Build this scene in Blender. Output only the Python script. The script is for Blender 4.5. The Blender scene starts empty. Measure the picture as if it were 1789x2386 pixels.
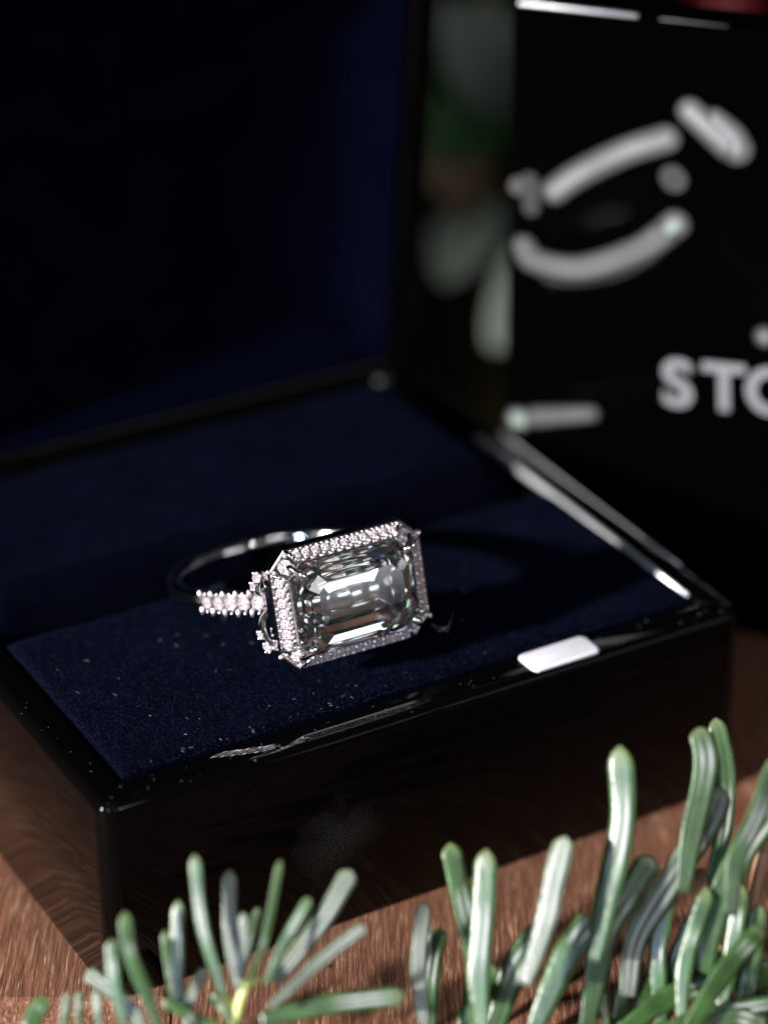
import bpy, bmesh, math, random
from mathutils import Vector, Matrix
random.seed(7)
R = math.radians
sc = bpy.context.scene
sc.unit_settings.system = 'METRIC'
sc.unit_settings.scale_length = 0.01          # 1 unit = 1 cm
col = sc.collection

# ---------------------------------------------------------------- camera
cam_d = bpy.data.cameras.new("camera")
cam = bpy.data.objects.new("camera", cam_d); col.objects.link(cam)
PITCH, YAW, ROLL = 0.498946, 0.520316, -0.003664
fw = Vector((math.sin(YAW)*math.cos(PITCH), math.cos(YAW)*math.cos(PITCH), -math.sin(PITCH)))
rt = Vector((math.cos(YAW), -math.sin(YAW), 0)); up = rt.cross(fw)
cr, sr = math.cos(ROLL), math.sin(ROLL)
rt, up = cr*rt + sr*up, -sr*rt + cr*up
m = Matrix((( rt.x, up.x, -fw.x, -6.81551), (rt.y, up.y, -fw.y, -16.20367), (rt.z, up.z, -fw.z, 12.08370), (0,0,0,1)))
cam.matrix_world = m
cam_d.sensor_fit = 'VERTICAL'; cam_d.sensor_height = 36.0; cam_d.sensor_width = 27.0
cam_d.lens = 2790.417/1024*36.0
cam_d.clip_start = 0.5; cam_d.clip_end = 500
cam_d.dof.use_dof = True
cam_d.dof.focus_distance = 22.15
cam_d.dof.aperture_fstop = cam_d.lens*1e-3/(2*0.43)
sc.camera = cam

# ---------------------------------------------------------------- world, lamps, exposure
w = bpy.data.worlds.new("World"); sc.world = w; w.use_nodes = True
w.node_tree.nodes["Background"].inputs[0].default_value = (0.86, 0.93, 1.0, 1)
w.node_tree.nodes["Background"].inputs[1].default_value = 0.03
sc.view_settings.view_transform = 'Standard'; sc.view_settings.look = 'None'
sc.view_settings.exposure = 0.0; sc.view_settings.gamma = 1.0
cy = sc.cycles
cy.max_bounces = 20; cy.transmission_bounces = 20; cy.glossy_bounces = 12; cy.diffuse_bounces = 3
cy.transparent_max_bounces = 12
cy.sample_clamp_indirect = 6.0; cy.sample_clamp_direct = 0
cy.caustics_reflective = True; cy.caustics_refractive = True
cy.blur_glossy = 0.3

def aim(o, target):
    d = Vector(target) - o.location
    o.rotation_euler = d.to_track_quat('-Z', 'Y').to_euler()

def area(name, loc, target, sx, sy, radiance, color=(1,1,1), spread=180):
    l = bpy.data.lights.new(name, 'AREA'); l.shape = 'RECTANGLE'; l.size = sx; l.size_y = sy
    l.energy = radiance*math.pi*sx*sy; l.color = color; l.spread = R(spread)
    o = bpy.data.objects.new(name, l); col.objects.link(o); o.location = loc; aim(o, target); return o

kl = bpy.data.lights.new("key_lamp", 'SPOT'); kl.shadow_soft_size = 1.5
kl.spot_size = R(18); kl.spot_blend = 0.8; kl.energy = 830000; kl.color = (1.0, 0.965, 0.93)
key = bpy.data.objects.new("key_lamp", kl); col.objects.link(key)
key.location = (-56, -5, 21); aim(key, (3.2, -.5, .2))
area("stone_fill_right", (25, -35, 8), (3, 0, .6), 20, 16, 2.2, (0.93, 0.97, 1.0))  # added unseen fill that brightens the diamond
area("stone_fill_front", (-2, -42, 20), (3, 0, .6), 18, 12, 3.2, (0.95, 0.98, 1.0))  # second added fill for the diamond, from the front
area("stone_flash_front", (10, -40, 22), (3, 0, .6), 2.2, 16, 1.5, (1.0, 0.97, 0.94), 35)  # added strip, gives flashes inside the stone
area("stone_flash_left", (-32, -28, 18), (3, 0, .6), 3, 16, 8.0, (0.55, 0.74, 1.0), 60)  # added bluish strip for the stone's blue flashes
area("stone_flash_high", (-10, -26, 44), (3, 0, .6), 18, 2.5, 0.8, (0.95, 0.97, 1.0), 40)  # added overhead strip, more flashes in the stone
ll = bpy.data.lights.new("leaf_fill", 'SPOT'); ll.shadow_soft_size = 2.0  # added spot with no real source, lifts the dim leaves
ll.spot_size = R(4.2); ll.spot_blend = 0.8; ll.energy = 22000; ll.color = (0.95, 1.0, 0.97)
lo = bpy.data.objects.new("leaf_fill", ll); col.objects.link(lo); lo.location = (-26, -14, 56); aim(lo, (10.0, 10.6, -.2))
bl = bpy.data.lights.new("berry_fill", 'SPOT'); bl.shadow_soft_size = 1.0  # added narrow spot, only there to brighten the berry
bl.spot_size = R(3.0); bl.spot_blend = 0.9; bl.energy = 9000; bl.color = (1.0, 0.97, 0.93)
bo = bpy.data.objects.new("berry_fill", bl); col.objects.link(bo); bo.location = (2, -16, 50); aim(bo, (13.75, 11.0, .95))

# ---------------------------------------------------------------- node helpers
def new_mat(name, base=(.5,.5,.5), rough=.5, metal=0., spec=.5, **kw):
    mt = bpy.data.materials.new(name); mt.use_nodes = True
    b = mt.node_tree.nodes["Principled BSDF"]
    b.inputs["Base Color"].default_value = (*base, 1); b.inputs["Roughness"].default_value = rough
    b.inputs["Metallic"].default_value = metal; b.inputs["Specular IOR Level"].default_value = spec
    for k, v in kw.items(): b.inputs[k.replace('_', ' ')].default_value = v
    return mt
def N(mt, t, **kw):
    n = mt.node_tree.nodes.new(t)
    for k, v in kw.items():
        if k in n.inputs.keys() if hasattr(n.inputs, 'keys') else False: n.inputs[k].default_value = v
        else: setattr(n, k, v)
    return n
def L(mt, a, b): mt.node_tree.links.new(a, b)
def P(mt): return mt.node_tree.nodes["Principled BSDF"]
def noise(mt, scale, detail=4, rough=.5, vec=None, dist=0.):
    n = mt.node_tree.nodes.new('ShaderNodeTexNoise')
    n.inputs['Scale'].default_value = scale; n.inputs['Detail'].default_value = detail
    n.inputs['Roughness'].default_value = rough; n.inputs['Distortion'].default_value = dist
    if vec is None:
        tc = mt.node_tree.nodes.new('ShaderNodeTexCoord'); vec = tc.outputs['Object']
    L(mt, vec, n.inputs['Vector']); return n
def mapping(mt, scale=(1,1,1), rot=(0,0,0), src='Object'):
    tc = mt.node_tree.nodes.new('ShaderNodeTexCoord'); mp = mt.node_tree.nodes.new('ShaderNodeMapping')
    mp.inputs['Scale'].default_value = scale; mp.inputs['Rotation'].default_value = rot
    L(mt, tc.outputs[src], mp.inputs['Vector']); return mp.outputs[0]
def ramp(mt, fac, stops):
    r = mt.node_tree.nodes.new('ShaderNodeValToRGB'); e = r.color_ramp.elements
    while len(e) < len(stops): e.new(0.5)
    for i, (p, c) in enumerate(stops): e[i].position = p; e[i].color = (*c, 1) if len(c) == 3 else c
    L(mt, fac, r.inputs[0]); return r.outputs[0]
def mixc(mt, fac, a, b, mode='MIX'):
    n = mt.node_tree.nodes.new('ShaderNodeMix'); n.data_type = 'RGBA'; n.blend_type = mode
    for s, v in ((0, fac), (6, a), (7, b)):
        if isinstance(v, (int, float)): n.inputs[s].default_value = v
        elif isinstance(v, tuple): n.inputs[s].default_value = (*v, 1)
        else: L(mt, v, n.inputs[s])
    return n.outputs[2]
def bump(mt, h, strength=.3, dist=.02, normal=None):
    n = mt.node_tree.nodes.new('ShaderNodeBump'); n.inputs['Strength'].default_value = strength
    n.inputs['Distance'].default_value = dist; L(mt, h, n.inputs['Height'])
    if normal is not None: L(mt, normal, n.inputs['Normal'])
    return n.outputs[0]

# ---------------------------------------------------------------- materials
lacquer = new_mat("black_lacquer", (.0012,.0011,.0011), .035, spec=.2)
n = noise(lacquer, 9, 6, .6); L(lacquer, ramp(lacquer, n.outputs['Fac'], [(.35,(.02,)*3),(.75,(.075,)*3)]), P(lacquer).inputs['Roughness'])
n2 = noise(lacquer, 1.1, 2, .4); L(lacquer, bump(lacquer, n2.outputs['Fac'], .05, .02), P(lacquer).inputs['Normal'])

# the front of the base has a dusty fingerprint smudge
lacq_base = new_mat("black_lacquer_base", (.0008,.0007,.0007), .035, spec=.07)
mt = lacq_base
tc = mt.node_tree.nodes.new('ShaderNodeTexCoord')
vd = mt.node_tree.nodes.new('ShaderNodeVectorMath'); vd.operation = 'DISTANCE'
L(mt, tc.outputs['Object'], vd.inputs[0]); vd.inputs[1].default_value = (2.02, 0.0, -1.02)
nd = noise(mt, 2.4, 4, .6); ng = noise(mt, 100, 6, .7)
ad = mt.node_tree.nodes.new('ShaderNodeMath'); ad.operation = 'MULTIPLY_ADD'
L(mt, nd.outputs['Fac'], ad.inputs[0]); ad.inputs[1].default_value = 1.1; L(mt, vd.outputs['Value'], ad.inputs[2])
sm = ramp(mt, ad.outputs[0], [(.50,(1,)*3),(1.25,(0,)*3)])
gr = ramp(mt, ng.outputs['Fac'], [(.46,(0,)*3),(.66,(1,)*3)])
mask = mixc(mt, 1.0, sm, gr, 'MULTIPLY')
L(mt, mixc(mt, mask, (.0008,.0007,.0007), (.05,.053,.052)), P(mt).inputs['Base Color'])
vo = mt.node_tree.nodes.new('ShaderNodeTexVoronoi'); vo.inputs['Scale'].default_value = 4.5
L(mt, tc.outputs['Object'], vo.inputs['Vector'])
wav = noise(mt, .8, 2, .4)
L(mt, bump(mt, wav.outputs['Fac'], .06, .02), P(mt).inputs['Normal'])
L(mt, mixc(mt, mask, (.03,)*3, (.45,)*3), P(mt).inputs['Roughness'])

rim_lacquer = new_mat("polished_rim_lacquer", (.0008,.0007,.0007), .015, spec=1.0)
nr_ = noise(rim_lacquer, 7, 5, .6); L(rim_lacquer, ramp(rim_lacquer, nr_.outputs['Fac'], [(.4,(.01,)*3),(.8,(.035,)*3)]), P(rim_lacquer).inputs['Roughness'])
L(rim_lacquer, bump(rim_lacquer, nr_.outputs['Fac'], .02, .004), P(rim_lacquer).inputs['Normal'])
def velvet_mat(name, a, b):
    v = new_mat(name, a, 1.0, spec=.0, Sheen_Weight=.01, Sheen_Roughness=.45, Sheen_Tint=(.25,.35,.9,1))
    n = noise(v, 45, 8, .75); n1 = noise(v, 2.2, 3, .5)
    c = mixc(v, ramp(v, n.outputs['Fac'], [(.35,(0,)*3),(.7,(1,)*3)]), a, b)
    c = mixc(v, ramp(v, n1.outputs['Fac'], [(.3,(.6,)*3),(.7,(0,)*3)]), c, tuple(x*.45 for x in a))
    L(v, c, P(v).inputs['Base Color'])
    L(v, bump(v, n.outputs['Fac'], .8, .02), P(v).inputs['Normal'])
    return v
velvet = velvet_mat("navy_velvet", (.0003,.0004,.0014), (.0014,.0018,.0048))
satin = velvet_mat("navy_satin_lining", (.0005,.0006,.0028), (.0009,.0010,.0042))
fuzz_mat = new_mat("velvet_pile", (.0045,.006,.0145), .9, spec=.0)
lint_mat = new_mat("pale_lint", (.055,.06,.075), .7)
metal = new_mat("polished_white_gold", (.80,.79,.80), .10, 1.0)
nm = noise(metal, 25, 3); L(metal, ramp(metal, nm.outputs['Fac'], [(.3,(.06,)*3),(.8,(.18,)*3)]), P(metal).inputs['Roughness'])
bright_metal = new_mat("rhodium_beads", (1.0,.90,.94), .35, 1.0)
glint_metal = new_mat("rim_glint_silver", (.90,.92,.95), .45, 1.0)
hinge_metal = new_mat("hinge_steel", (.07,.072,.07), .5, 1.0)

def gem_mat(name, iors, tint, disp):
    mt = bpy.data.materials.new(name); mt.use_nodes = True; nt = mt.node_tree
    nt.nodes.remove(nt.nodes["Principled BSDF"]); out = nt.nodes["Material Output"]
    prev = None
    for i, (ior, c) in enumerate(zip(iors, ((1,0,0),(0,1,0),(0,0,1)))):
        g = nt.nodes.new('ShaderNodeBsdfGlass'); g.inputs['IOR'].default_value = ior
        g.inputs['Roughness'].default_value = 0.0; g.inputs['Color'].default_value = (*c, 1)
        if prev is None: prev = g.outputs[0]
        else:
            a = nt.nodes.new('ShaderNodeAddShader'); nt.links.new(prev, a.inputs[0]); nt.links.new(g.outputs[0], a.inputs[1]); prev = a.outputs[0]
    g = nt.nodes.new('ShaderNodeBsdfGlass'); g.inputs['IOR'].default_value = iors[1]; g.inputs['Roughness'].default_value = 0.0
    g.inputs['Color'].default_value = (*tint, 1)
    mx = nt.nodes.new('ShaderNodeMixShader'); mx.inputs[0].default_value = disp
    nt.links.new(g.outputs[0], mx.inputs[1]); nt.links.new(prev, mx.inputs[2])
    nt.links.new(mx.outputs[0], out.inputs['Surface']); return mt
diamond = gem_mat("diamond_with_dispersion", (2.39, 2.418, 2.46), (.99,.997,1.0), .07)
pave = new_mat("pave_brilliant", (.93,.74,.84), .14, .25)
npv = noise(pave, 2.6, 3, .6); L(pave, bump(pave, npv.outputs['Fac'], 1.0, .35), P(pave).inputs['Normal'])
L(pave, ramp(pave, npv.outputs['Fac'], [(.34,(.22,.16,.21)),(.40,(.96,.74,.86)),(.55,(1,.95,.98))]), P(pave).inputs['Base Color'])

wood = new_mat("red_brown_wood", (.16,.07,.04), .6, spec=.15)
mt = wood
vg = mapping(mt, (16, 1.1, 6), (0, 0, 0))
g1 = noise(mt, 1.6, 8, .65, vg, .6)
vg2 = mapping(mt, (24, 1.9, 12), (0, 0, 0))
g2 = noise(mt, 1.5, 6, .7, vg2, .3)
big = noise(mt, .45, 4, .5)
c = ramp(mt, g1.outputs['Fac'], [(.3,(.055,.021,.012)),(.5,(.125,.052,.029)),(.7,(.23,.115,.068))])
c = mixc(mt, ramp(mt, g2.outputs['Fac'], [(.36,(.85,)*3),(.5,(0,)*3)]), c, (.06,.022,.013))
c = mixc(mt, ramp(mt, g2.outputs['Fac'], [(.55,(0,)*3),(.68,(.8,)*3)]), c, (.42,.27,.18))
c = mixc(mt, ramp(mt, big.outputs['Fac'], [(.35,(.45,)*3),(.65,(0,)*3)]), c, (.06,.032,.023))
vs = mt.node_tree.nodes.new('ShaderNodeTexVoronoi'); vs.inputs['Scale'].default_value = 1.7; L(mt, mapping(mt, (1,1,1)), vs.inputs['Vector'])
c = mixc(mt, ramp(mt, vs.outputs['Distance'], [(.035,(.9,)*3),(.065,(0,)*3)]), c, (.02,.010,.008))
L(mt, c, P(mt).inputs['Base Color'])
L(mt, bump(mt, g2.outputs['Fac'], .9, .03, bump(mt, g1.outputs['Fac'], .3, .04)), P(mt).inputs['Normal'])

card_black = new_mat("glossy_black_card", (.0003,.0003,.00035), .12, spec=.012)
nc = noise(card_black, 14, 4); L(card_black, ramp(card_black, nc.outputs['Fac'], [(.3,(.04,)*3),(.8,(.09,)*3)]), P(card_black).inputs['Roughness'])
white_ink = new_mat("white_ink", (.105,.104,.113), .5)
dim_ink = new_mat("dim_white_ink", (.075,.07,.08), .5)
faint_ink = new_mat("faint_grey_ink", (.028,.028,.032), .5)
stroke_pale_green = new_mat("pale_green_white", (.13,.16,.14), .5)
edge_glint_mat = new_mat("silver_edge_glint", (.45,.46,.48), .4, 1.0)
highlight_mat = new_mat("rim_highlight_white", (.50,.50,.54), .35)
berry_red = new_mat("red_berry_skin", (.17,.003,.004), .3)
bark = new_mat("pinkish_brown_bark", (.22,.12,.075), .8)
bud_green = new_mat("yellow_green_shoot", (.30,.33,.10), .5)
leaf_grey = new_mat("grey_green_leaf", (.07,.09,.075), .6)
leaf_dark = new_mat("dark_green_leaf", (.012,.055,.012), .5)
leaf_brown = new_mat("dry_brown_leaf", (.07,.042,.02), .6)
for q in (leaf_grey, leaf_dark, leaf_brown):
    nn = noise(q, 3, 3); b0 = tuple(P(q).inputs['Base Color'].default_value)[:3]
    L(q, mixc(q, nn.outputs['Fac'], tuple(x*.6 for x in b0), tuple(x*1.4 for x in b0)), P(q).inputs['Base Color'])

def needle_mat(name, green, silver):
    mt = new_mat(name, green, .42, spec=.35)
    uv = mt.node_tree.nodes.new('ShaderNodeUVMap'); sp = mt.node_tree.nodes.new('ShaderNodeSeparateXYZ')
    L(mt, uv.outputs[0], sp.inputs[0])
    u = sp.outputs['X']; v = sp.outputs['Y']
    oi = mt.node_tree.nodes.new('ShaderNodeObjectInfo')
    def M(op, a, b=0.):
        n = mt.node_tree.nodes.new('ShaderNodeMath'); n.operation = op
        for i, x in enumerate((a, b)):
            if isinstance(x, (int, float)): n.inputs[i].default_value = x
            else: L(mt, x, n.inputs[i])
        return n.outputs[0]
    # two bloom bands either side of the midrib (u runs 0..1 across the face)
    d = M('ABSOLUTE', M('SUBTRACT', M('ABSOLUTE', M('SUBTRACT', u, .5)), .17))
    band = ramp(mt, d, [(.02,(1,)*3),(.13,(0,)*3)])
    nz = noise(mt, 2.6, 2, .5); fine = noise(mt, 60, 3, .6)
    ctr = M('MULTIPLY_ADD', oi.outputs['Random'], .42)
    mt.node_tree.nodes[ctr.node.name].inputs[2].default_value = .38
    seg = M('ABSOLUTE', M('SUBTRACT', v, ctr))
    gloss_patch = ramp(mt, M('ADD', seg, M('MULTIPLY', nz.outputs['Fac'], .25)), [(.10+.24*silver,(1,)*3),(.20+.36*silver,(.03+.45*silver**2,)*3)])  # whiter stretch paints a gloss highlight onto the bloom bands
    f = mixc(mt, 1., band, gloss_patch, 'MULTIPLY')
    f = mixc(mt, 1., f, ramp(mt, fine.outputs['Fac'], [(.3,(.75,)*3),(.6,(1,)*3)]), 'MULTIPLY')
    base = mixc(mt, ramp(mt, noise(mt, 5, 3).outputs['Fac'], [(.3,(0,)*3),(.7,(1,)*3)]), tuple(x*.6 for x in green), tuple(x*1.5 for x in green))
    tip = ramp(mt, v, [(.88,(0,)*3),(1.0,(.5,)*3)])
    base = mixc(mt, tip, base, (.14,.16,.08))
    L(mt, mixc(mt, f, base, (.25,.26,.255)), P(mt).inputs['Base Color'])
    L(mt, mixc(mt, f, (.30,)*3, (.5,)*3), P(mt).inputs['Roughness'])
    L(mt, bump(mt, noise(mt, 22, 3).outputs['Fac'], .25, .02), P(mt).inputs['Normal'])
    return mt
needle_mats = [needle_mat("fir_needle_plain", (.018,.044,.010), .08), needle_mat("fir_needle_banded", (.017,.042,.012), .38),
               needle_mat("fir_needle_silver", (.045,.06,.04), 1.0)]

# ---------------------------------------------------------------- object helpers
def tag(o, label=None, cat=None, group=None, kind=None):
    if label: o['label'] = label
    if cat: o['category'] = cat
    if group: o['group'] = group
    if kind: o['kind'] = kind
    return o
def empty(name, loc=(0,0,0), rot=(0,0,0)):
    o = bpy.data.objects.new(name, None); col.objects.link(o); o.location = loc; o.rotation_euler = rot
    o.empty_display_size = .2; return o
def link(name, me, mat, parent=None, smooth=False):
    o = bpy.data.objects.new(name, me); col.objects.link(o)
    if mat is not None and not me.materials: me.materials.append(mat)
    if smooth:
        for p in me.polygons: p.use_smooth = True
    if parent: o.parent = parent
    return o
def mesh_from(name, verts, faces):
    me = bpy.data.meshes.new(name); me.from_pydata([tuple(v) for v in verts], [], faces); me.update(); return me
def fix(me):
    bm = bmesh.new(); bm.from_mesh(me); bmesh.ops.recalc_face_normals(bm, faces=bm.faces); bm.to_mesh(me); bm.free(); return me
def rrect(x0, x1, y0, y1, r, seg=6):
    pts = []
    for cx, cy_, a0 in ((x1-r, y0+r, -90), (x1-r, y1-r, 0), (x0+r, y1-r, 90), (x0+r, y0+r, 180)):
        for k in range(seg+1):
            a = R(a0 + 90*k/seg); pts.append((cx + r*math.cos(a), cy_ + r*math.sin(a)))
    return pts
def loft(rings, cap0=True, cap1=True):
    n = len(rings[0]); V = [p for r_ in rings for p in r_]; F = []
    for i in range(len(rings)-1):
        for k in range(n):
            F.append((i*n+k, i*n+(k+1) % n, (i+1)*n+(k+1) % n, (i+1)*n+k))
    if cap0: F.append(tuple(range(n))[::-1])
    if cap1: F.append(tuple((len(rings)-1)*n + k for k in range(n)))
    return V, F
def box_bm(x0, x1, y0, y1, z0, z1, bev=.02, seg=2):
    bm = bmesh.new(); bmesh.ops.create_cube(bm, size=1)
    for v in bm.verts: v.co = Vector(((x0+x1)/2 + v.co.x*(x1-x0), (y0+y1)/2 + v.co.y*(y1-y0), (z0+z1)/2 + v.co.z*(z1-z0)))
    if bev: bmesh.ops.bevel(bm, geom=bm.edges[:], offset=bev, segments=seg, profile=.5, affect='EDGES')
    return bm
def bm_obj(name, bm, mat, parent=None, smooth=False):
    me = bpy.data.meshes.new(name); bm.to_mesh(me); bm.free(); return link(name, me, mat, parent, smooth)
def catmull(pts, n):
    P_ = [Vector(p) for p in pts]; P_ = [P_[0]*2-P_[1]] + P_ + [P_[-1]*2-P_[-2]]
    out = []
    segs = len(P_)-3
    for i in range(n+1):
        t = i/n*segs; k = min(int(t), segs-1); t -= k
        a, b, c_, d = P_[k:k+4]
        out.append(.5*((2*b) + (c_-a)*t + (2*a-5*b+4*c_-d)*t*t + (3*b-a-3*c_+d)*t**3))
    return out
def tube(pts, radii, n=8, name='tube'):
    rings = []; V = []; F = []
    prev = None
    for i, p in enumerate(pts):
        t = (pts[min(i+1, len(pts)-1)] - pts[max(i-1, 0)]).normalized()
        ref = prev if prev is not None else (Vector((0,0,1)) if abs(t.z) < .9 else Vector((1,0,0)))
        a = (ref - t*ref.dot(t)).normalized(); b = t.cross(a); prev = a
        rings.append([p + radii[i]*(math.cos(2*math.pi*k/n)*a + math.sin(2*math.pi*k/n)*b) for k in range(n)])
    V, F = loft(rings); return V, F

# ================================================================ TABLE (setting)
table = empty("table", (0,0,-1.82)); tag(table, kind='structure')
# boards run away from the camera; the near pair ends at a joint just in front of the box
TA = R(-29.8)
def plank(x0, x1, y0, y1, dz=0.):
    o = bm_obj("plank", box_bm(x0, x1, y0, y1, -2.2, 0, .05, 2), wood, table)
    o.rotation_euler.z = TA; o.location.z = dz; return o
plank(-16, .44, .03, 13); plank(-16, .44, -16, -.10, -.55); plank(.47, 9.5, -16, 9.2, -.004); plank(9.53, 24, -16, 9.2, .003)
backdrop_mat = new_mat("dark_backdrop_shade", (.010,.009,.006), 1., spec=0.)  # added dark sheet standing in for the unlit background
nb = noise(backdrop_mat, .25, 3); L(backdrop_mat, mixc(backdrop_mat, nb.outputs['Fac'], (.004,.006,.004), (.020,.014,.006)), P(backdrop_mat).inputs['Base Color'])
V, F = [], []
for i in range(25):
    t = i/24; y_, z_ = (7+t*2*30, -3.2) if t < .5 else (37+8*math.sin((t-.5)*math.pi), -3.2+60*(t-.5)*2)
    V += [(-90, y_, z_), (120, y_-25, z_)]
F = [(2*i, 2*i+1, 2*i+3, 2*i+2) for i in range(24)]
tag(link("backdrop", mesh_from("backdrop", V, F), backdrop_mat, None, True), kind='structure')

# ================================================================ RING BOX
ring_box = empty("ring_box", (3, 2.7, -1.82))
tag(ring_box, "open black lacquer ring box lined with navy velvet, standing on the wooden boards", "ring box")
def place(o):                      # built in world coordinates, hung under the box's empty
    o.parent = ring_box; o.matrix_parent_inverse = Matrix.Translation((-3, -2.7, 1.82)); return o
def shell(name, x0, x1, y0, y1, h, depth, wall, mat, rimz=0.):
    prof = [(.03, -h), (0, -h+.03), (0, -.09), (.004, -.055), (.016, -.028), (.036, -.010), (.062, 0), (.09, 0), (wall-.035, 0),
            (wall-.014, -.006), (wall-.004, -.018), (wall, -.04), (wall, -depth+.02), (wall+.02, -depth)]
    rings = []
    for ins, z in prof:
        r = max(.16-ins, .05)
        rings.append([(x, y, z) for x, y in rrect(x0+ins, x1-ins, y0+ins, y1-ins, r, 7)])
    V, F = loft(rings)
    me = fix(mesh_from(name, V, F)); o = link(name, me, mat, None, True)
    for p in me.polygons:
        if len(p.vertices) > 4: p.use_smooth = False
    return o
bs = place(shell("base_shell", 0, 6, 0, 5.4, 1.82, .9, .30, lacq_base))
bs.data.materials.append(rim_lacquer)
for p in bs.data.polygons:
    if p.normal.z > .97 and p.center.z > -.07: p.material_index = 1
# low chamfer seam where the rim meets the front
def pad(name, x0, x1, y0, y1, hf, mat, nx=110, ny=60):
    V = []; F = []
    for j in range(ny+1):
        for i in range(nx+1):
            x = x0 + (x1-x0)*i/nx; y = y0 + (y1-y0)*j/ny
            V.append((x, y, hf(x, y)))
    W = nx+1
    for j in range(ny):
        for i in range(nx): F.append((j*W+i, j*W+i+1, (j+1)*W+i+1, (j+1)*W+i))
    base = len(V)
    per = [i for i in range(W)] + [j*W+nx for j in range(1, ny+1)] + [ny*W+i for i in range(nx-1, -1, -1)] + [j*W for j in range(ny-1, 0, -1)]
    for k in per: V.append((V[k][0], V[k][1], -.75))
    n = len(per)
    for k in range(n): F.append((per[k], base+k, base+(k+1) % n, per[(k+1) % n]))
    F.append(tuple(base+k for k in range(n)))
    return place(link(name, fix(mesh_from(name, V, F)), mat, None, True))
def rnd(d, r):                     # quarter round edge, 0 at full height
    return 0. if d >= r else -r + math.sqrt(max(r*r-(r-d)**2, 0))
from mathutils import noise as mn
def h_front(x, y):
    return .035 + rnd(x-.32, .09) + rnd(5.68-x, .09) + rnd(y-.33, .08) + rnd(2.78-y, .30)*1.2 + .012*mn.noise(Vector((x*1.3, y*1.5, 0))) + .004*mn.noise(Vector((x*9, y*9, 1)))
def h_back(x, y):
    return .24 + rnd(x-.32, .26) + rnd(5.62-x, .5) + 1.3*rnd(y-2.84, .42) + rnd(5.05-y, .16) + .015*mn.noise(Vector((x*1.3, y*1.5, 4)))
pad("front_velvet_pad", .32, 5.68, .33, 2.78, h_front, velvet)['label'] = "navy velvet cushion in front of the ring slot"
pad("back_velvet_pad", .32, 5.62, 2.84, 5.05, h_back, velvet)['label'] = "raised navy velvet roll behind the ring slot"

# silver tubes added to draw the light glints along the right rim
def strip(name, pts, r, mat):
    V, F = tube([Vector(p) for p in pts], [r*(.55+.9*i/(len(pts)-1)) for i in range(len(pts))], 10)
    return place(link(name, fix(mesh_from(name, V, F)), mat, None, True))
strip("rim_glint", [(5.705, y, .004) for y in (.42, 1.2, 2.0, 2.9, 3.84)], .034, glint_metal)
strip("rim_glint", [(5.965, y, -.012) for y in (.9, 1.6, 2.3, 3.1, 3.84)], .014, glint_metal)
o = place(link("rim_highlight", fix(mesh_from("rim_highlight", *loft([[(x, y, z) for x, y in rrect(3.90+i_, 4.56-i_, .03+i_, .315-i_, .06-i_*.5, 6)] for i_, z in ((0, -.01), (0, .010), (.008, .018), (.02, .021))]))), highlight_mat, None, True)); o['label'] = "white plate added as the bright reflection on the front rim"  # added white plate takes the place of a light reflection on the rim

# lid, standing open at the back edge
lid = place(shell("lid_shell", .15, 5.86, 0, 5.3, 1.5, .75, .30, lacquer))
lid['label'] = "open lid with a dark navy lining"
LM = Matrix.Translation((0, 5.30, -.015)) @ Matrix.Rotation(R(96), 4, 'X')
lid.matrix_basis = LM
def lidpart(name, V, F, mat, smooth=True):
    o = place(link(name, fix(mesh_from(name, V, F)), mat, None, smooth)); o.matrix_basis = LM; return o
rings = []
for ins, z in ((.30,-.01),(.33,.005),(.36,-.01),(.42,-.30),(.52,-.50),(.75,-.60)):
    rings.append([(x, y, z) for x, y in rrect(.15+ins, 5.86-ins, ins, 5.3-ins, max(.16, .3-ins*.3), 7)])
V, F = loft(rings, cap0=False); lidpart("lid_lining", V, F, satin)
for hx in (5.45, .55):
    bm = bmesh.new(); bmesh.ops.create_cone(bm, segments=20, radius1=.05, radius2=.05, depth=.13, cap_ends=True)
    bmesh.ops.rotate(bm, verts=bm.verts, matrix=Matrix.Rotation(R(90), 3, 'Y'))
    bmesh.ops.bevel(bm, geom=[e for e in bm.edges], offset=.008, segments=1, affect='EDGES')
    for v in bm.verts: v.co += Vector((hx, 5.22, .10))
    place(bm_obj("hinge", bm, hinge_metal))

# velvet pile and lint
def hairs(name, spots, mat, parent_fn, ln, wd, curl=.5, lift=.6):
    V = []; F = []
    for (x, y, z, k) in spots:
        a = random.uniform(0, 6.283); l = random.uniform(*ln); w_ = random.uniform(*wd)
        p = Vector((x, y, z)); d = Vector((math.cos(a), math.sin(a), random.uniform(0, lift))).normalized()
        b0 = None
        for s in range(4):
            side = d.cross(Vector((0,0,1))).normalized()*w_*.5
            upv = Vector((0,0,w_*.5))
            V += [p-side, p+side, p+upv+Vector((0,0,w_*.3))]
            if s:
                q = len(V)-6
                F += [(q, q+1, q+4, q+3), (q+1, q+2, q+5, q+4), (q+2, q, q+3, q+5)]
            p = p + d*(l/3)
            a += random.uniform(-curl, curl); d = Vector((math.cos(a), math.sin(a), d.z*.4 - .05)).normalized()
    me = mesh_from(name, V, F); o = link(name, me, mat); tag(o, kind='stuff')
    return parent_fn(o) if parent_fn else o
sp = []
for k in range(26000):
    x = random.uniform(.36, 5.64); y = random.uniform(.38, 2.6); sp.append((x, y, h_front(x, y)-.001, 0))
for k in range(9000):
    x = random.uniform(.36, 5.5); y = random.uniform(2.95, 4.95); sp.append((x, y, h_back(x, y)-.001, 0))
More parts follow.
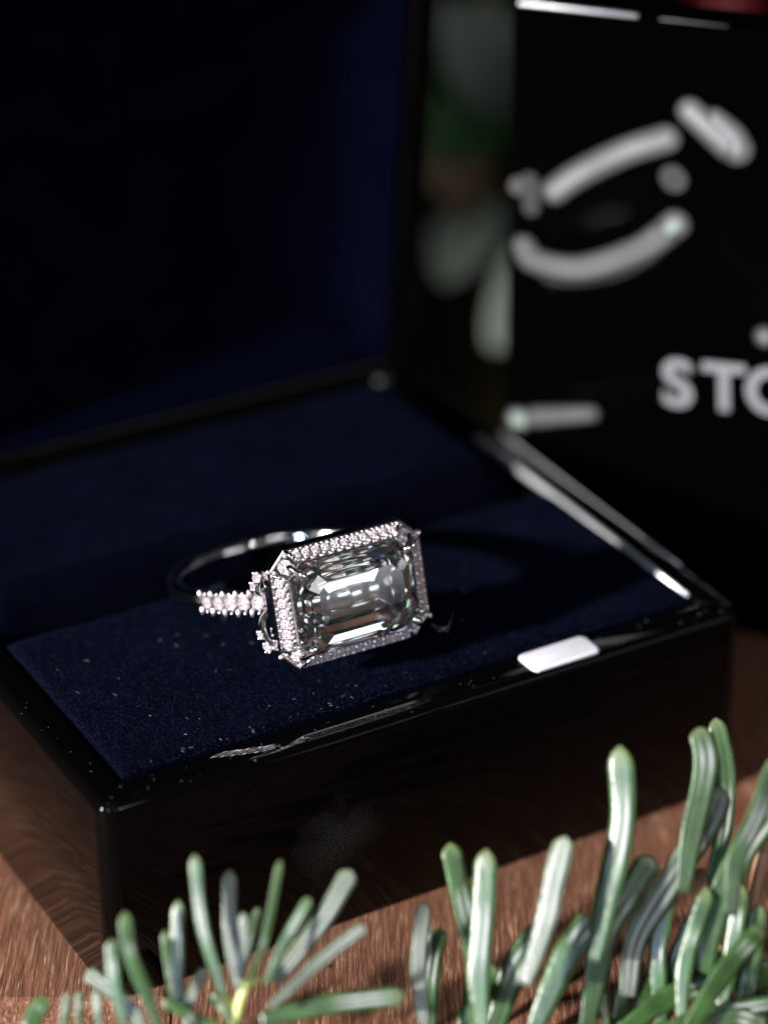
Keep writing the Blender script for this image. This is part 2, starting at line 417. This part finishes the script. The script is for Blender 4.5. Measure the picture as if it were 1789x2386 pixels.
for k in range(2600):                                    # ragged nap along the cut edges
    s = random.random(); g = abs(random.gauss(0, .015))
    if s < .5: x, y = random.uniform(.33, 5.67), .345+g
    elif s < .8: x, y = .335+g, random.uniform(.33, 2.75)
    else: x, y = 5.665-g, random.uniform(.33, 2.75)
    sp.append((x, y, h_front(x, y)+.002, 0))
hairs("velvet_pile", sp, fuzz_mat, place, (.008, .03), (.0012, .0030), .7, .9)
sp = []
for k in range(50):
    x = random.uniform(.4, 5.6); y = random.uniform(.4, 2.6); sp.append((x, y, h_front(x, y)+.004, 0))
for k in range(45):
    x = random.uniform(.4, 3.0); y = random.uniform(.345, .42) if k % 2 else random.uniform(.4, 2.0); sp.append((x, y, h_front(x, y)+.004, 0))
lint = hairs("lint", sp, lint_mat, None, (.010, .055), (.0018, .0036), 1.0, .5)
tag(lint, "tiny pale lint fibres scattered over the navy velvet cushion", "lint")
sp = [(random.uniform(0.05, 5.9), random.choice((random.uniform(.02,.28), random.uniform(.03,.25))), .001, 0) for k in range(60)]
sp += [(random.uniform(.02, .28), random.uniform(0, 3.0), .001, 0) for k in range(14)]
du = hairs("dust", sp, lint_mat, None, (.004, .016), (.002, .004), 1.0, .3)
tag(du, "fine dust specks on the black lacquer rim", "dust")

# ================================================================ RING
ring = empty("ring"); tag(ring, "white gold ring with large emerald cut diamond in a pave halo, leaning over the velvet", "ring")
MX = Matrix(((.99977,.00648,-.02031,2.5883),(-.02131,.27423,-.96143,.7702),(-.00066,.96164,.27430,.7606),(0,0,0,1)))
ring.matrix_world = MX
def octo(a, b, c, z):
    return [Vector(p)*.1 for p in ((-a+c, b, z), (-a, b-c, z), (-a, -b+c, z), (-a+c, -b, z), (a-c, -b, z), (a, -b+c, z), (a, b-c, z), (a-c, b, z))]
def part(name, V, F, mat, smooth=False, parent=None):
    return link(name, fix(mesh_from(name, V, F)), mat, parent or ring, smooth)
# frame of the halo
prof = [(4.7,2.7,1.1,-2.9),(5.2,3.55,1.15,-.6),(5.2,3.55,1.15,.98),(5.28,3.63,1.18,1.10),(5.50,3.85,1.24,1.10),(5.56,3.91,1.26,1.02),(5.58,3.93,1.26,.80),
        (6.62,4.80,1.50,-.10),(6.66,4.84,1.51,.13),(6.72,4.90,1.53,.17),(6.82,5.00,1.55,.12),(6.85,5.03,1.56,.0),(6.85,5.03,1.56,-1.05),(6.70,4.9,1.5,-1.12),(6.1,4.3,1.4,-1.2),(5.2,3.2,1.2,-2.9),(5.0,3.0,1.2,-3.0)]
prof.append(prof[0]); V, F = loft([octo(*p) for p in prof], False, False); part("halo_frame", V, F, metal)
# emerald cut stone
Z = 1.22
gp = [(3.75,2.22,.80,Z+1.25),(4.45,2.88,.98,Z+.95),(5.05,3.44,1.16,Z+.52),(5.46,3.82,1.28,Z+.07),(5.46,3.82,1.28,Z-.07),(4.68,3.04,1.02,Z-1.32),(3.42,1.78,.60,Z-2.62),(1.70,.06,.02,Z-4.02)]
V, F = loft([octo(*p) for p in gp]); part("center_stone", V, F, diamond)['label'] = "large clear emerald cut diamond"
# small brilliant
def brilliant_mesh(r):
    V = []; F = []; n = 8
    for rr, z, off in ((.52, .34, .0), (.80, .20, .5), (1., 0., .0)):
        V += [Vector((rr*r*math.cos(2*math.pi*(k+off)/n), rr*r*math.sin(2*math.pi*(k+off)/n), z*r)) for k in range(n)]
    V.append(Vector((0, 0, -.85*r)))
    F.append(tuple(range(n)))
    for k in range(n):
        k1 = (k+1) % n
        F += [(k, n+k, k1), (n+k, n+k1, k1), (n+k, 2*n+k1, n+k1), (n+k, 2*n+k, 2*n+k1), (2*n+k, 3*n, 2*n+k1)]
    return fix(mesh_from("pave_stone", V, F))
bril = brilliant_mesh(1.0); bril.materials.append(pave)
def gem_at(p, e1, nrm, r, name="pave_stone", sx=1.):
    o = bpy.data.objects.new(name, bril); col.objects.link(o); o.parent = ring
    nrm = Vector(nrm).normalized(); e1 = Vector(e1).normalized()
    j = Vector((random.gauss(0,.07), random.gauss(0,.07), random.gauss(0,.07))); nrm = (nrm+j).normalized()
    e2 = nrm.cross(e1).normalized(); e1 = e2.cross(nrm)
    a = random.uniform(-.4, .4); f1 = e1*math.cos(a)+e2*math.sin(a); f2 = nrm.cross(f1)
    mm = Matrix((f1, f2, nrm)).transposed().to_4x4()
    o.matrix_local = Matrix.Translation(p) @ mm @ Matrix.Diagonal((r*sx, r, r, 1)); return o
bead_bm = bmesh.new()
def bead(p, r, squash=None, target=None):
    b = bmesh.new(); bmesh.ops.create_icosphere(b, subdivisions=2, radius=r)
    for v in b.verts:
        if squash: v.co = v.co + squash*v.co.dot(squash)*(1/squash.length_squared)*(squash.length)
        v.co += p
    me = bpy.data.meshes.new("t"); b.to_mesh(me); b.free(); (target or bead_bm).from_mesh(me); bpy.data.meshes.remove(me)
ai, bi, ci, zi = 5.62, 3.97, 1.27, .84
ao, bo, co_, zo = 6.62, 4.80, 1.50, .0
inn = octo(ai, bi, ci, zi); out = octo(ao, bo, co_, zo)
counts = {7: 11, 0: 1, 1: 7, 2: 1, 3: 11, 4: 1, 5: 7, 6: 1}
for k in range(8):
    k1 = (k+1) % 8
    a0, a1, b0, b1 = inn[k], inn[k1], out[k], out[k1]
    n = counts[k]
    e1 = (b1-b0).normalized(); e2 = ((b0+b1)/2-(a0+a1)/2); nr = e1.cross(e2).normalized()
    if nr.z < 0: nr = -nr
    for i in range(n):
        t = (i+.5)/n
        p = (a0.lerp(a1, t)+b0.lerp(b1, t))/2
        ln = (a0.lerp(a1, .5)-a0.lerp(a1, 0)).length
        step = ((a1-a0).length+(b1-b0).length)/2/n
        r = min(step*.52, .060) if n > 1 else .062
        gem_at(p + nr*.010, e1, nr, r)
        if n > 1:
            for q in (.16, .84):
                for tt in ((i)/n,):
                    pa = a0.lerp(a1, tt); pb = b0.lerp(b1, tt); bead(pa.lerp(pb, q)+nr*.012, .0165)
            bead(a0.lerp(a1, t).lerp(b0.lerp(b1, t), .96)+nr*.006, .010); bead(a0.lerp(a1, t).lerp(b0.lerp(b1, t), .04)+nr*.006, .010)
        else:
            for (ta, tb) in ((.3,.15),(.7,.15),(.12,.85),(.88,.85)):
                bead(a0.lerp(a1, ta).lerp(b0.lerp(b1, ta), tb)+nr*.012, .015)
# dividing bars at the eight corners
for k in range(8):
    p0, p1 = inn[k]*.99, out[k]*1.012
    V, F = tube([p0+Vector((0,0,.012)), p0.lerp(p1,.5)+Vector((0,0,.018)), p1+Vector((0,0,.008))], [.016]*3, 6); part("halo_bar", V, F, metal, True)
# claws
for sx in (-1, 1):
    for sy in (-1, 1):
        c = Vector((sx*(5.46-.62), sy*(3.82-.62), Z+.30))*.1; o_ = Vector((sx*(5.46-.2), sy*(3.82-.2), Z-.6))*.1
        pts = catmull([o_, o_+Vector((sx*.012, sy*.012, .06)), c+Vector((sx*.012, sy*.012, .035)), c+Vector((-sx*.018, -sy*.018, .048)), c+Vector((-sx*.045,-sy*.045,.045))], 14)
        rr = [.026]*8 + [.030,.033,.034,.032,.028,.020,.008]
        V, F = tube(pts, rr, 12); part("claw", V, F, metal, True)
# shank
def ring_pt(t, r, v=0.): return Vector((r*math.cos(t), v, -12.0+r*math.sin(t)))*.1
nseg = 160; rings = []
def wd(t):
    a = math.degrees(t) % 360; d = abs(((a-90+180) % 360)-180)     # 0 at head, 180 at back
    return 1.02 - .38*min(1, max(0, (d-15)/75))
for i in range(nseg):
    t = 2*math.pi*i/nseg; w2 = wd(t); rings.append([])
    a = math.degrees(t) % 360; d = abs(((a-90+180) % 360)-180)
    cut = .16 if 22 < d < 72 else 0.
    for (rr, v) in ((8.75, -.75), (8.68, 0), (8.75, .75), (8.95, .98), (9.6, 1.0), (9.92-cut*.3, .88), (10.0-cut, .5), (10.02-cut, 0), (10.0-cut, -.5), (9.92-cut*.3, -.88), (9.6, -1.0), (8.95, -.98)):
        rings[-1].append(ring_pt(t, rr, v*w2))
n = 12; V = [p for r_ in rings for p in r_]; F = []
for i in range(nseg):
    for k in range(n): F.append((i*n+k, i*n+(k+1) % n, ((i+1) % nseg)*n+(k+1) % n, ((i+1) % nseg)*n+k))
part("shank", V, F, metal, True)
for side in (-1, 1):
    for i in range(7):
        d = 25 + i*6.9; t = R(90 - side*d); w2 = wd(t)
        p = ring_pt(t, 9.93); nr = ring_pt(t, 10.9)-ring_pt(t, 9.9)
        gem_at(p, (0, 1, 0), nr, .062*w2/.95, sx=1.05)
        for sg in (-1, 1):
            tb = R(90 - side*(d+3.4))
            bead(ring_pt(tb, 9.98, sg*w2*.92), .020, Vector((0, sg*.9, 0)))
            bead(ring_pt(t, 9.95, sg*w2*.98), .012)
# shoulder arms carrying small stones up to the head
for side in (-1, 1):
    for sg in (-1, 1):
        pts = catmull([ring_pt(R(90-side*33), 9.7, sg*.5), Vector((side*6.6, sg*1.3, -3.0))*.1, Vector((side*6.9, sg*2.5, -1.9))*.1, Vector((side*6.5, sg*3.3, -.9))*.1], 14)
        V, F = tube(pts, [.032]*15, 10); part("shoulder_arm", V, F, metal, True)
        for (q, rr) in ((7, .036), (11, .046)):
            p = pts[q]; nr = Vector((side, sg*.35, .35)); gem_at(p+nr.normalized()*.045, (0, 1, 0), nr, rr)
            for da in (0, 1, 2, 3):
                a = da*math.pi/2+.6; bead(p+nr.normalized()*.05+Vector((0, math.cos(a), math.sin(a)))*rr*1.05, .012)
for sx in (-1, 1):
    for sy in (-1, 1): bead(Vector((sx*6.80, sy*3.55, .12))*.1, .022)
me = bpy.data.meshes.new("setting_beads"); bead_bm.to_mesh(me); bead_bm.free()
tag(link("setting_beads", me, bright_metal, ring, True), kind='stuff')
# gallery rail
for zz, a_, b_ in ((-2.1, 6.0, 4.2),):
    pts = octo(a_, b_, 1.5, zz); pts = [p for p in pts]; pts.append(pts[0].copy())
    V, F = tube(pts, [.035]*9, 8); part("gallery_rail", V, F, metal, True)
# stray fibres caught on the lower right claw
V = []; F = []
for k in range(6):
    b = Vector((6.7, -4.2, .4))*.1
    pts = catmull([b, b+Vector((.05, -.02-.01*k, .05)), b+Vector((.08+.01*k, -.06+.012*k, .08)), b+Vector((.10+.012*k, -.07+.03*k, .10))], 10)
    v, f = tube([p for p in pts], [.0007]*11, 4); n0 = len(V); V += v; F += [tuple(i+n0 for i in q) for q in f]
o = link("stray_fibres", mesh_from("stray_fibres", V, F), lint_mat, None); o.matrix_world = MX
tag(o, "few pale stray fibres caught on the lower right claw of the ring", "lint", kind='stuff')

# ================================================================ BLACK GIFT BOX STANDING BEHIND THE RING BOX'S RIGHT RIM
card = empty("gift_box", (6.04, 3.92, -1.82), (0, 0, R(-50)))
tag(card, "glossy black box with white strokes and the printed letters STO, standing beyond the right rim", "box")
bm = box_bm(0, 4.8, 0, .5, 0, 6.04, .05, 4); o = bm_obj("box_body", bm, card_black, card, True)
def ribbon(pts, radii, mat, name="pale_stroke", th=.012):
    P2 = catmull([(p[0], 0, p[1]) for p in pts], max(2, (len(pts)-1)*8)) if len(pts) > 2 else [Vector((p[0], 0, p[1])) for p in pts]
    n = len(P2); rad = [radii[0] + (radii[1]-radii[0])*i/(n-1) for i in range(n)]
    Lf, Rt = [], []
    for i, p in enumerate(P2):
        t = (P2[min(i+1, n-1)]-P2[max(i-1, 0)]); t = t.normalized() if t.length > 1e-6 else Vector((1,0,0))
        nn_ = Vector((-t.z, 0, t.x)); Lf.append(p+nn_*rad[i]); Rt.append(p-nn_*rad[i])
    t1 = (P2[-1]-P2[-2]).normalized(); t0 = (P2[0]-P2[1]).normalized()
    def cap(c, t, r):
        a0 = math.atan2(t.z, t.x); return [c+Vector((math.cos(a0+R(q)), 0, math.sin(a0+R(q))))*r for q in range(75, -76, -15)]
    outl = Lf + cap(P2[-1], t1, rad[-1]) + Rt[::-1] + cap(P2[0], t0, rad[0])
    outl = [Vector((p.x*.1, 0, p.z*.1+1.82)) for p in outl]
    m_ = len(outl); V = [p+Vector((0, -th, 0)) for p in outl] + [p+Vector((0, .002, 0)) for p in outl]
    F = [tuple(range(m_))] + [(i, m_+i, m_+(i+1) % m_, (i+1) % m_) for i in range(m_)]
    return link(name, fix(mesh_from(name, V, F)), mat, card)
stroke_levels = []
for q in (.05, .15, .30, .72):
    im = new_mat("stroke_white", (.2*q, .195*q, .21*q), .5); ni = noise(im, 1.6, 3)
    L(im, mixc(im, ramp(im, ni.outputs['Fac'], [(.35,(0,)*3),(.7,(1,)*3)]), (.12*q, .117*q, .127*q), (.20*q, .196*q, .21*q)), P(im).inputs['Base Color']); stroke_levels.append(im)
def soft(pts, radii, top, tint=None):  # stacked pale shapes, brighter towards the middle of each stroke
    for j, k in enumerate((1.0, .80, .56, .32)):
        if j > top: break
        ribbon(pts, tuple(x*k for x in radii), stroke_levels[j] if not (tint and j == top) else tint, th=.006+.004*j)
soft([(4.3,24.9),(6.8,27.0),(10.9,29.6),(14.6,31.3)], (1.25,1.35), 3)
soft([(16.6,34.1),(18.6,32.6),(20.2,31.4)], (1.3,1.5), 3)
soft([(18.9,33.6),(20.4,32.3),(20.9,31.2)], (1.1,1.6), 3)
soft([(1.6,19.0),(2.6,17.8),(6.9,17.6),(12.08,20.0),(15.0,22.4)], (1.2,1.3), 2)
soft([(15.2,22.7),(15.8,23.3)], (1.35,1.35), 3, stroke_pale_green)
soft([(.9,24.9),(1.0,25.0)], (.9,.9), 1); soft([(2.0,25.6),(2.2,23.0)], (.8,.8), 0)
soft([(15.3,27.7),(15.5,27.5)], (1.2,1.2), 0)
soft([(3.2,1.75),(8.6,3.0)], (1.0,.75), 2)
soft([(1.4,1.2),(1.5,1.2)], (1.2,1.2), 2, stroke_pale_green)
soft([(24.6,13.5),(24.7,13.5)], (1.0,1.0), 3)
def letter(ch, s, t, h, rot):
    cu = bpy.data.curves.new("letter", 'FONT'); cu.body = ch; cu.size = h/.70; cu.align_x = 'CENTER'; cu.offset = .016; cu.extrude = .006; cu.resolution_u = 6
    tmp = bpy.data.objects.new("letter", cu); col.objects.link(tmp)
    dg = bpy.context.evaluated_depsgraph_get(); me = bpy.data.meshes.new_from_object(tmp.evaluated_get(dg)); bpy.data.objects.remove(tmp)
    o = link("letter", me, white_ink, card); o.matrix_local = Matrix.Translation((s*.1, -.006, t*.1+1.82)) @ Matrix.Rotation(-R(rot), 4, 'Y') @ Matrix.Rotation(R(90), 4, 'X')
    return o
letter('S', 16.9, 5.3, .46, 4); letter('T', 21.3, 5.6, .46, 4); letter('O', 25.9, 5.9, .46, 4)
ft = bm_obj("edge_glint", box_bm(.06, 1.15, -.010, .05, 6.02, 6.055, .008, 2), edge_glint_mat, card, True)  # thin strips added to make the glint along the top edge
ft = bm_obj("edge_glint", box_bm(1.35, 1.95, -.004, .02, 6.03, 6.046, .005, 2), hinge_metal, card, True)

# ================================================================ BACKGROUND FOLIAGE
def leaf(name, base, tip, width, mat, parent, bend=.15, tilt=0.):
    b, t = Vector(base), Vector(tip); ax = (t-b); ln = ax.length; ax.normalize()
    side = ax.cross(-fw).normalized(); side = (Matrix.Rotation(tilt, 3, ax) @ side); nn_ = side.cross(ax)
    V = []; F = []; n = 14
    for i in range(n+1):
        s = i/n; wv = width*.5*math.sin(math.pi*min(1, s*.97+.02))**.7
        c_ = b + ax*ln*s + nn_*bend*ln*math.sin(math.pi*s)
        for q, e in ((-1, 0), (-.5, -.06), (0, -.10), (.5, -.06), (1, 0)): V.append(c_ + side*wv*q + nn_*e*wv)
    for i in range(n):
        for k in range(4): F.append((i*5+k, i*5+k+1, i*5+k+6, i*5+k+5))
    me = mesh_from(name, V, F); o = link(name, me, mat, None, True)
    o.parent = parent; o.matrix_parent_inverse = Matrix.Translation(-parent.location)
    md = o.modifiers.new("thick", 'SOLIDIFY'); md.thickness = .02; return o
lb = empty("leafy_branch", (9.8, 11.2, -1.82)); tag(lb, "blurred leafy sprig standing in the gap between the open lid and the black box", "foliage")
Y = 11.0
leaf("leaf", (10.7, Y, .1), (9.2, Y-.6, 1.8), 1.2, leaf_grey, lb)
leaf("leaf", (10.4, Y+.3, -.9), (9.4, Y-.2, 1.0), 1.2, leaf_dark, lb, tilt=.4)
leaf("leaf", (10.4, Y, -1.2), (9.1, Y-.3, -.25), .8, leaf_brown, lb, tilt=.3)
leaf("leaf", (10.2, Y-.3, -.9), (9.2, Y-.7, -1.65), .9, leaf_grey, lb, tilt=.5)
leaf("leaf", (10.9, Y-2.0, -.8), (8.8, Y-2.4, -1.7), 1.3, leaf_grey, lb, tilt=.2)
leaf("leaf", (10.6, Y-2.2, -1.0), (9.7, Y-3.2, -1.75), .9, leaf_grey, lb, tilt=.5)
leaf("leaf", (10.9, Y+1.2, 2.6), (9.8, Y+1.5, 1.4), 1.0, leaf_grey, lb, tilt=.5)
leaf("leaf", (11.8, Y+1.0, 1.2), (10.7, Y+.6, .1), 1.1, leaf_dark, lb, tilt=.2)
leaf("leaf", (11.4, Y+1.4, -.2), (9.9, Y+.9, -1.0), 1.1, leaf_dark, lb, tilt=.2)
V, F = tube(catmull([(10.0, 11.4, -1.82), (10.4, 11.2, -.6), (10.3, 11.2, .6), (10.6, 11.4, 2.6)], 16), [.06]*17, 8)
o = link("stem", fix(mesh_from("stem", V, F)), bark, None, True); o.parent = lb; o.matrix_parent_inverse = Matrix.Translation(-lb.location)
for (q, r_) in (((13.75, 11.0, .95), .45), ((14.5, 9.0, -.2), .35)):
    be = empty("berry", q)
    tag(be, "round red berry blurred beyond the top edge of the black box" if r_ > .4 else "small dark red berry behind the right side of the black box", "berry")
    bm = bmesh.new(); bmesh.ops.create_uvsphere(bm, u_segments=24, v_segments=16, radius=r_)
    for v in bm.verts: v.co.z *= .92; v.co.x *= 1+.03*math.sin(5*v.co.z)
    bm_obj("skin", bm, berry_red, be, True)
    bm = bmesh.new(); bmesh.ops.create_cone(bm, segments=6, radius1=.08, radius2=.02, depth=.1, cap_ends=True)
    for v in bm.verts: v.co.z += r_*.92
    bm_obj("calyx", bm, bark, be)

# ================================================================ FIR TWIGS
def needle(pts, width, silver, parent, k):
    n = 34; C = catmull(pts, n); V = []; F = []; UV = []
    tw = random.uniform(-.35, .35)
    ring_n = 12
    for i in range(n+1):
        s = i/n                              # 0 at tip, 1 at base
        t = (C[min(i+1, n)]-C[max(i-1, 0)]).normalized()
        side = t.cross(fw).normalized(); side = Matrix.Rotation(tw+.06*math.sin(3*s+k), 3, t) @ side; nn_ = side.cross(t).normalized()
        if nn_.dot(fw) > 0: nn_ = -nn_
        wv = width*.5*min(1, math.sin(math.pi/2*s/.09)**.6 if s < .09 else 1)*(1-.42*max(0, (s-.55)/.45)**1.5)*(1+.03*math.sin(s*17+k))
        if i == 0: wv = width*.06
        th = wv*.24
        for q in range(ring_n):
            a = 2*math.pi*q/ring_n
            xx = math.cos(a)*wv; zz = math.sin(a)*th
            if math.sin(a) > .1: zz -= th*.55*math.exp(-(math.cos(a)/.28)**2)      # midrib groove on the visible face
            V.append(C[i] + side*xx + nn_*zz)
            UV.append((.5+.5*math.cos(a)*(1 if math.sin(a) >= -.01 else .98), 1-s))
    for i in range(n):
        for q in range(ring_n): F.append((i*ring_n+q, i*ring_n+(q+1) % ring_n, (i+1)*ring_n+(q+1) % ring_n, (i+1)*ring_n+q))
    F.append(tuple(range(ring_n))[::-1]); F.append(tuple(n*ring_n+q for q in range(ring_n)))
    me = mesh_from("needle", V, F)
    uvl = me.uv_layers.new(name="UVMap")
    for lp in me.loops: uvl.data[lp.index].uv = UV[lp.vertex_index]
    fix(me)
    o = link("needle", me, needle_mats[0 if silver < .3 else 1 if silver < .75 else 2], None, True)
    o.parent = parent; o.matrix_parent_inverse = Matrix.Translation(-parent.location); return o
def twig(loc, label, data, stem_pts, sr_, mat):
    t = empty("fir_twig", loc); tag(t, label, "fir twig", "fir twigs in front of the ring box")
    for k, (pts, w_, s) in enumerate(data): needle(pts, w_, s, t, k)
    for pts, r_, mt_ in stem_pts:
        C = catmull(pts, 16); V, F = tube(C, [r_*(1-.25*i/16) for i in range(17)], 10)
        o = link("stem", fix(mesh_from("stem", V, F)), mt_, None, True); o.parent = t; o.matrix_parent_inverse = Matrix.Translation(-t.location)
    return t
LEFT = [
  [[[0.232,-1.125,0.218],[0.148,-1.389,-0.216],[0.148,-1.695,-0.642]],0.095,0.4],
  [[[0.49,-1.161,0.012],[0.368,-1.391,-0.403],[0.322,-1.608,-0.728]],0.102,0.9],
  [[[0.794,-1.392,0.139],[0.551,-1.594,-0.34],[0.338,-1.694,-0.633]],0.061,0.1],
  [[[0.124,-1.039,-0.203],[-0.037,-1.303,-0.708],[-0.044,-1.421,-0.839]],0.109,0.3],
  [[[-0.013,-1.07,-0.405],[-0.07,-1.291,-0.746],[-0.054,-1.403,-0.847]],0.068,0.1],
  [[[-0.34,-1.121,-0.081],[-0.386,-1.289,-0.328],[-0.36,-1.516,-0.604],[-0.354,-1.676,-0.791]],0.101,0.2],
  [[[-0.479,-1.181,-0.239],[-0.546,-1.337,-0.485],[-0.572,-1.552,-0.789]],0.094,0.45],
  [[[1.335,-1.481,-0.095],[1.039,-1.547,-0.408],[0.623,-1.582,-0.78]],0.151,1],
  [[[0.885,-1.661,-0.067],[0.677,-1.718,-0.285],[0.435,-1.802,-0.577]],0.081,0.3],
  [[[1.182,-1.957,-0.237],[0.869,-1.926,-0.41],[0.418,-1.899,-0.715]],0.101,0.8],
  [[[0.708,-1.183,-0.391],[0.547,-1.29,-0.645],[0.415,-1.384,-0.853]],0.069,0.7],
  [[[0.487,-1.374,-0.238],[0.406,-1.501,-0.451],[0.307,-1.622,-0.67]],0.068,0.8],
  [[[-0.545,-0.817,-0.752],[-0.47,-0.935,-0.809],[-0.343,-1.131,-0.941],[-0.309,-1.282,-1.088]],0.124,0.9],
  [[[1.367,-2.21,-0.774],[0.838,-1.971,-0.813],[0.391,-1.797,-0.882]],0.156,0.4],
  [[[-0.878,-0.839,-0.842],[-0.989,-0.868,-0.928],[-1.098,-0.927,-1.058]],0.137,0.2],
  [[[-0.816,-1.124,-0.628],[-0.93,-1.244,-0.86]],0.067,0.2],
  [[[-0.651,-0.943,-0.796],[-0.742,-1.088,-1.047]],0.061,0.2],
  [[[0.229,-1.226,-0.736],[0.072,-1.296,-0.928],[-0.026,-1.4,-1.12]],0.083,0.8],
  [[[-0.576,-1.048,-0.755],[-0.629,-1.214,-1.004]],0.068,0.5],
  [[[0.183,-1.384,-0.87],[0.237,-1.499,-0.941],[0.262,-1.597,-1.012]],0.082,0.1],
  [[[-0.135,-1.257,-0.872],[0.004,-1.431,-0.959],[0.205,-1.631,-1.03]],0.082,0.1]]
RIGHT = [
  [[[1.882,-1.611,-0.505],[1.707,-1.824,-0.941],[1.632,-2.055,-1.315]],0.123,0.8],
  [[[2.107,-1.458,-0.926],[1.936,-1.61,-1.262],[1.831,-1.79,-1.582]],0.15,0.7],
  [[[2.159,-1.513,-0.129],[2.132,-1.711,-0.407],[2.093,-1.982,-0.813],[2.04,-2.208,-1.156]],0.164,0.2],
  [[[2.311,-1.789,-0.067],[2.157,-2.001,-0.484],[1.999,-2.202,-0.885],[1.925,-2.395,-1.196]],0.187,0.35],
  [[[2.77,-2.155,0.108],[2.603,-2.269,-0.164],[2.453,-2.389,-0.429],[2.202,-2.515,-0.796]],0.177,0.8],
  [[[2.687,-2.011,-0.785],[2.417,-2.056,-1.04],[2.156,-2.192,-1.432]],0.215,0.3],
  [[[3.408,-1.895,0.55],[3.267,-2.165,0.053],[2.992,-2.376,-0.471],[2.805,-2.523,-0.813]],0.204,0.6],
  [[[3.497,-2.262,-0.263],[3.266,-2.31,-0.487],[3.003,-2.378,-0.772],[2.704,-2.614,-1.359]],0.214,0.7],
  [[[4.359,-1.8,0.433],[4.323,-2.012,0.124],[4.194,-2.21,-0.245],[3.945,-2.386,-0.69]],0.151,0.3],
  [[[4.03,-2.036,0.589],[3.988,-2.204,0.347],[3.758,-2.386,-0.09],[3.579,-2.55,-0.451]],0.197,0.4],
  [[[4.135,-2.226,0.123],[3.962,-2.309,-0.104],[3.625,-2.364,-0.436],[3.257,-2.439,-0.829],[3.078,-2.603,-1.19]],0.232,0.75],
  [[[4.387,-2.541,0.511],[4.13,-2.668,0.137],[3.898,-2.752,-0.145],[3.754,-2.924,-0.488]],0.163,0.3],
  [[[4.426,-2.539,0.041],[4.077,-2.578,-0.276],[3.788,-2.689,-0.653],[3.594,-2.843,-1.014]],0.214,0.6],
  [[[2.917,-2.34,-0.572],[2.655,-2.378,-0.809],[2.301,-2.505,-1.271]],0.212,0.6],
  [[[2.306,-1.906,-1.054],[2.093,-1.994,-1.325],[1.955,-2.057,-1.489]],0.182,0.05],
  [[[4.228,-3.063,-1.071],[3.493,-2.763,-1.202],[2.986,-2.662,-1.441]],0.215,0.1],
  [[[4.082,-3.268,-1.178],[3.518,-3.028,-1.248],[3.093,-2.897,-1.363]],0.131,0.5],
  [[[3.774,-2.602,-0.447],[3.476,-2.764,-0.913],[3.328,-2.944,-1.273]],0.131,0.1],
  [[[4.017,-2.677,-0.447],[3.808,-2.891,-0.914],[3.618,-3.038,-1.259]],0.148,0.05],
  [[[2.929,-1.912,-1.16],[2.79,-2.007,-1.374],[2.578,-2.087,-1.633]],0.118,0.05],
  [[[3.636,-2.325,-0.508],[3.404,-2.508,-0.948],[3.282,-2.782,-1.433]],0.149,0.05],
  [[[3.765,-2.437,-0.807],[3.493,-2.55,-1.172],[3.185,-2.622,-1.506]],0.116,0.3],
  [[[4.125,-2.778,-0.614],[3.924,-2.978,-1.053],[3.766,-3.105,-1.338]],0.148,0.1],
  [[[3.094,-2.291,-1.038],[2.978,-2.416,-1.279],[2.932,-2.561,-1.49]],0.1,0.1],
  [[[3.985,-3.025,-0.615],[3.657,-3.035,-0.866],[3.256,-3.105,-1.282]],0.179,0.1],
  [[[3.876,-2.799,-0.937],[3.678,-2.857,-1.147],[3.526,-3.007,-1.462]],0.149,0.1],
  [[[3.42,-2.503,-1.175],[3.26,-2.564,-1.356],[3.141,-2.658,-1.551]],0.133,0.1],
  [[[3.882,-3.265,-1.339],[3.66,-3.126,-1.258],[3.358,-3.056,-1.359]],0.164,0.05],
  [[[4.198,-2.676,-1.142],[4.18,-2.84,-1.356],[4.101,-3.036,-1.677]],0.134,0.05],
  [[[3.356,-2.345,-1.103],[3.187,-2.42,-1.315],[3.017,-2.534,-1.588]],0.133,0.05],
  [[[3.855,-2.495,-1.197],[3.563,-2.5,-1.41],[3.376,-2.605,-1.684]],0.151,0.3]]
L_STEM = [
  [[0.43,-1.51,-0.752],[0.348,-1.548,-0.887],[0.255,-1.607,-1.067],[0.133,-1.679,-1.292]],
  [[0.512,-1.538,-0.723],[0.441,-1.525,-0.767],[0.376,-1.535,-0.842]],
  [[0.232,-1.443,-0.827],[0.274,-1.505,-0.887],[0.294,-1.573,-0.977]]]
R_STEM = [
  [[4.375,-2.475,-0.362],[4.23,-2.585,-0.669],[4.066,-2.762,-1.1],[3.885,-2.967,-1.593]],
  [[3.907,-2.303,-0.514],[3.884,-2.483,-0.822],[3.912,-2.712,-1.161],[3.976,-3.02,-1.593]],
  [[4.142,-2.805,-1.101],[3.995,-2.779,-1.193],[3.835,-2.774,-1.331],[3.326,-2.743,-1.745]]]
twig((.9, -2.1, -1.0), "smaller fir twig with narrow fanned needles, in front of the box's left corner", LEFT,
     [(L_STEM[0], .045, bud_green), (L_STEM[1], .035, bud_green), (L_STEM[2], .03, bud_green)], .04, bud_green)
twig((4.2, -3.6, -1.4), "larger fir twig with broad glossy white-banded needles, in front of the box's right half", RIGHT,
     [(R_STEM[0], .05, bark), (R_STEM[1], .05, bark), (R_STEM[2], .05, bark)], .05, bark)
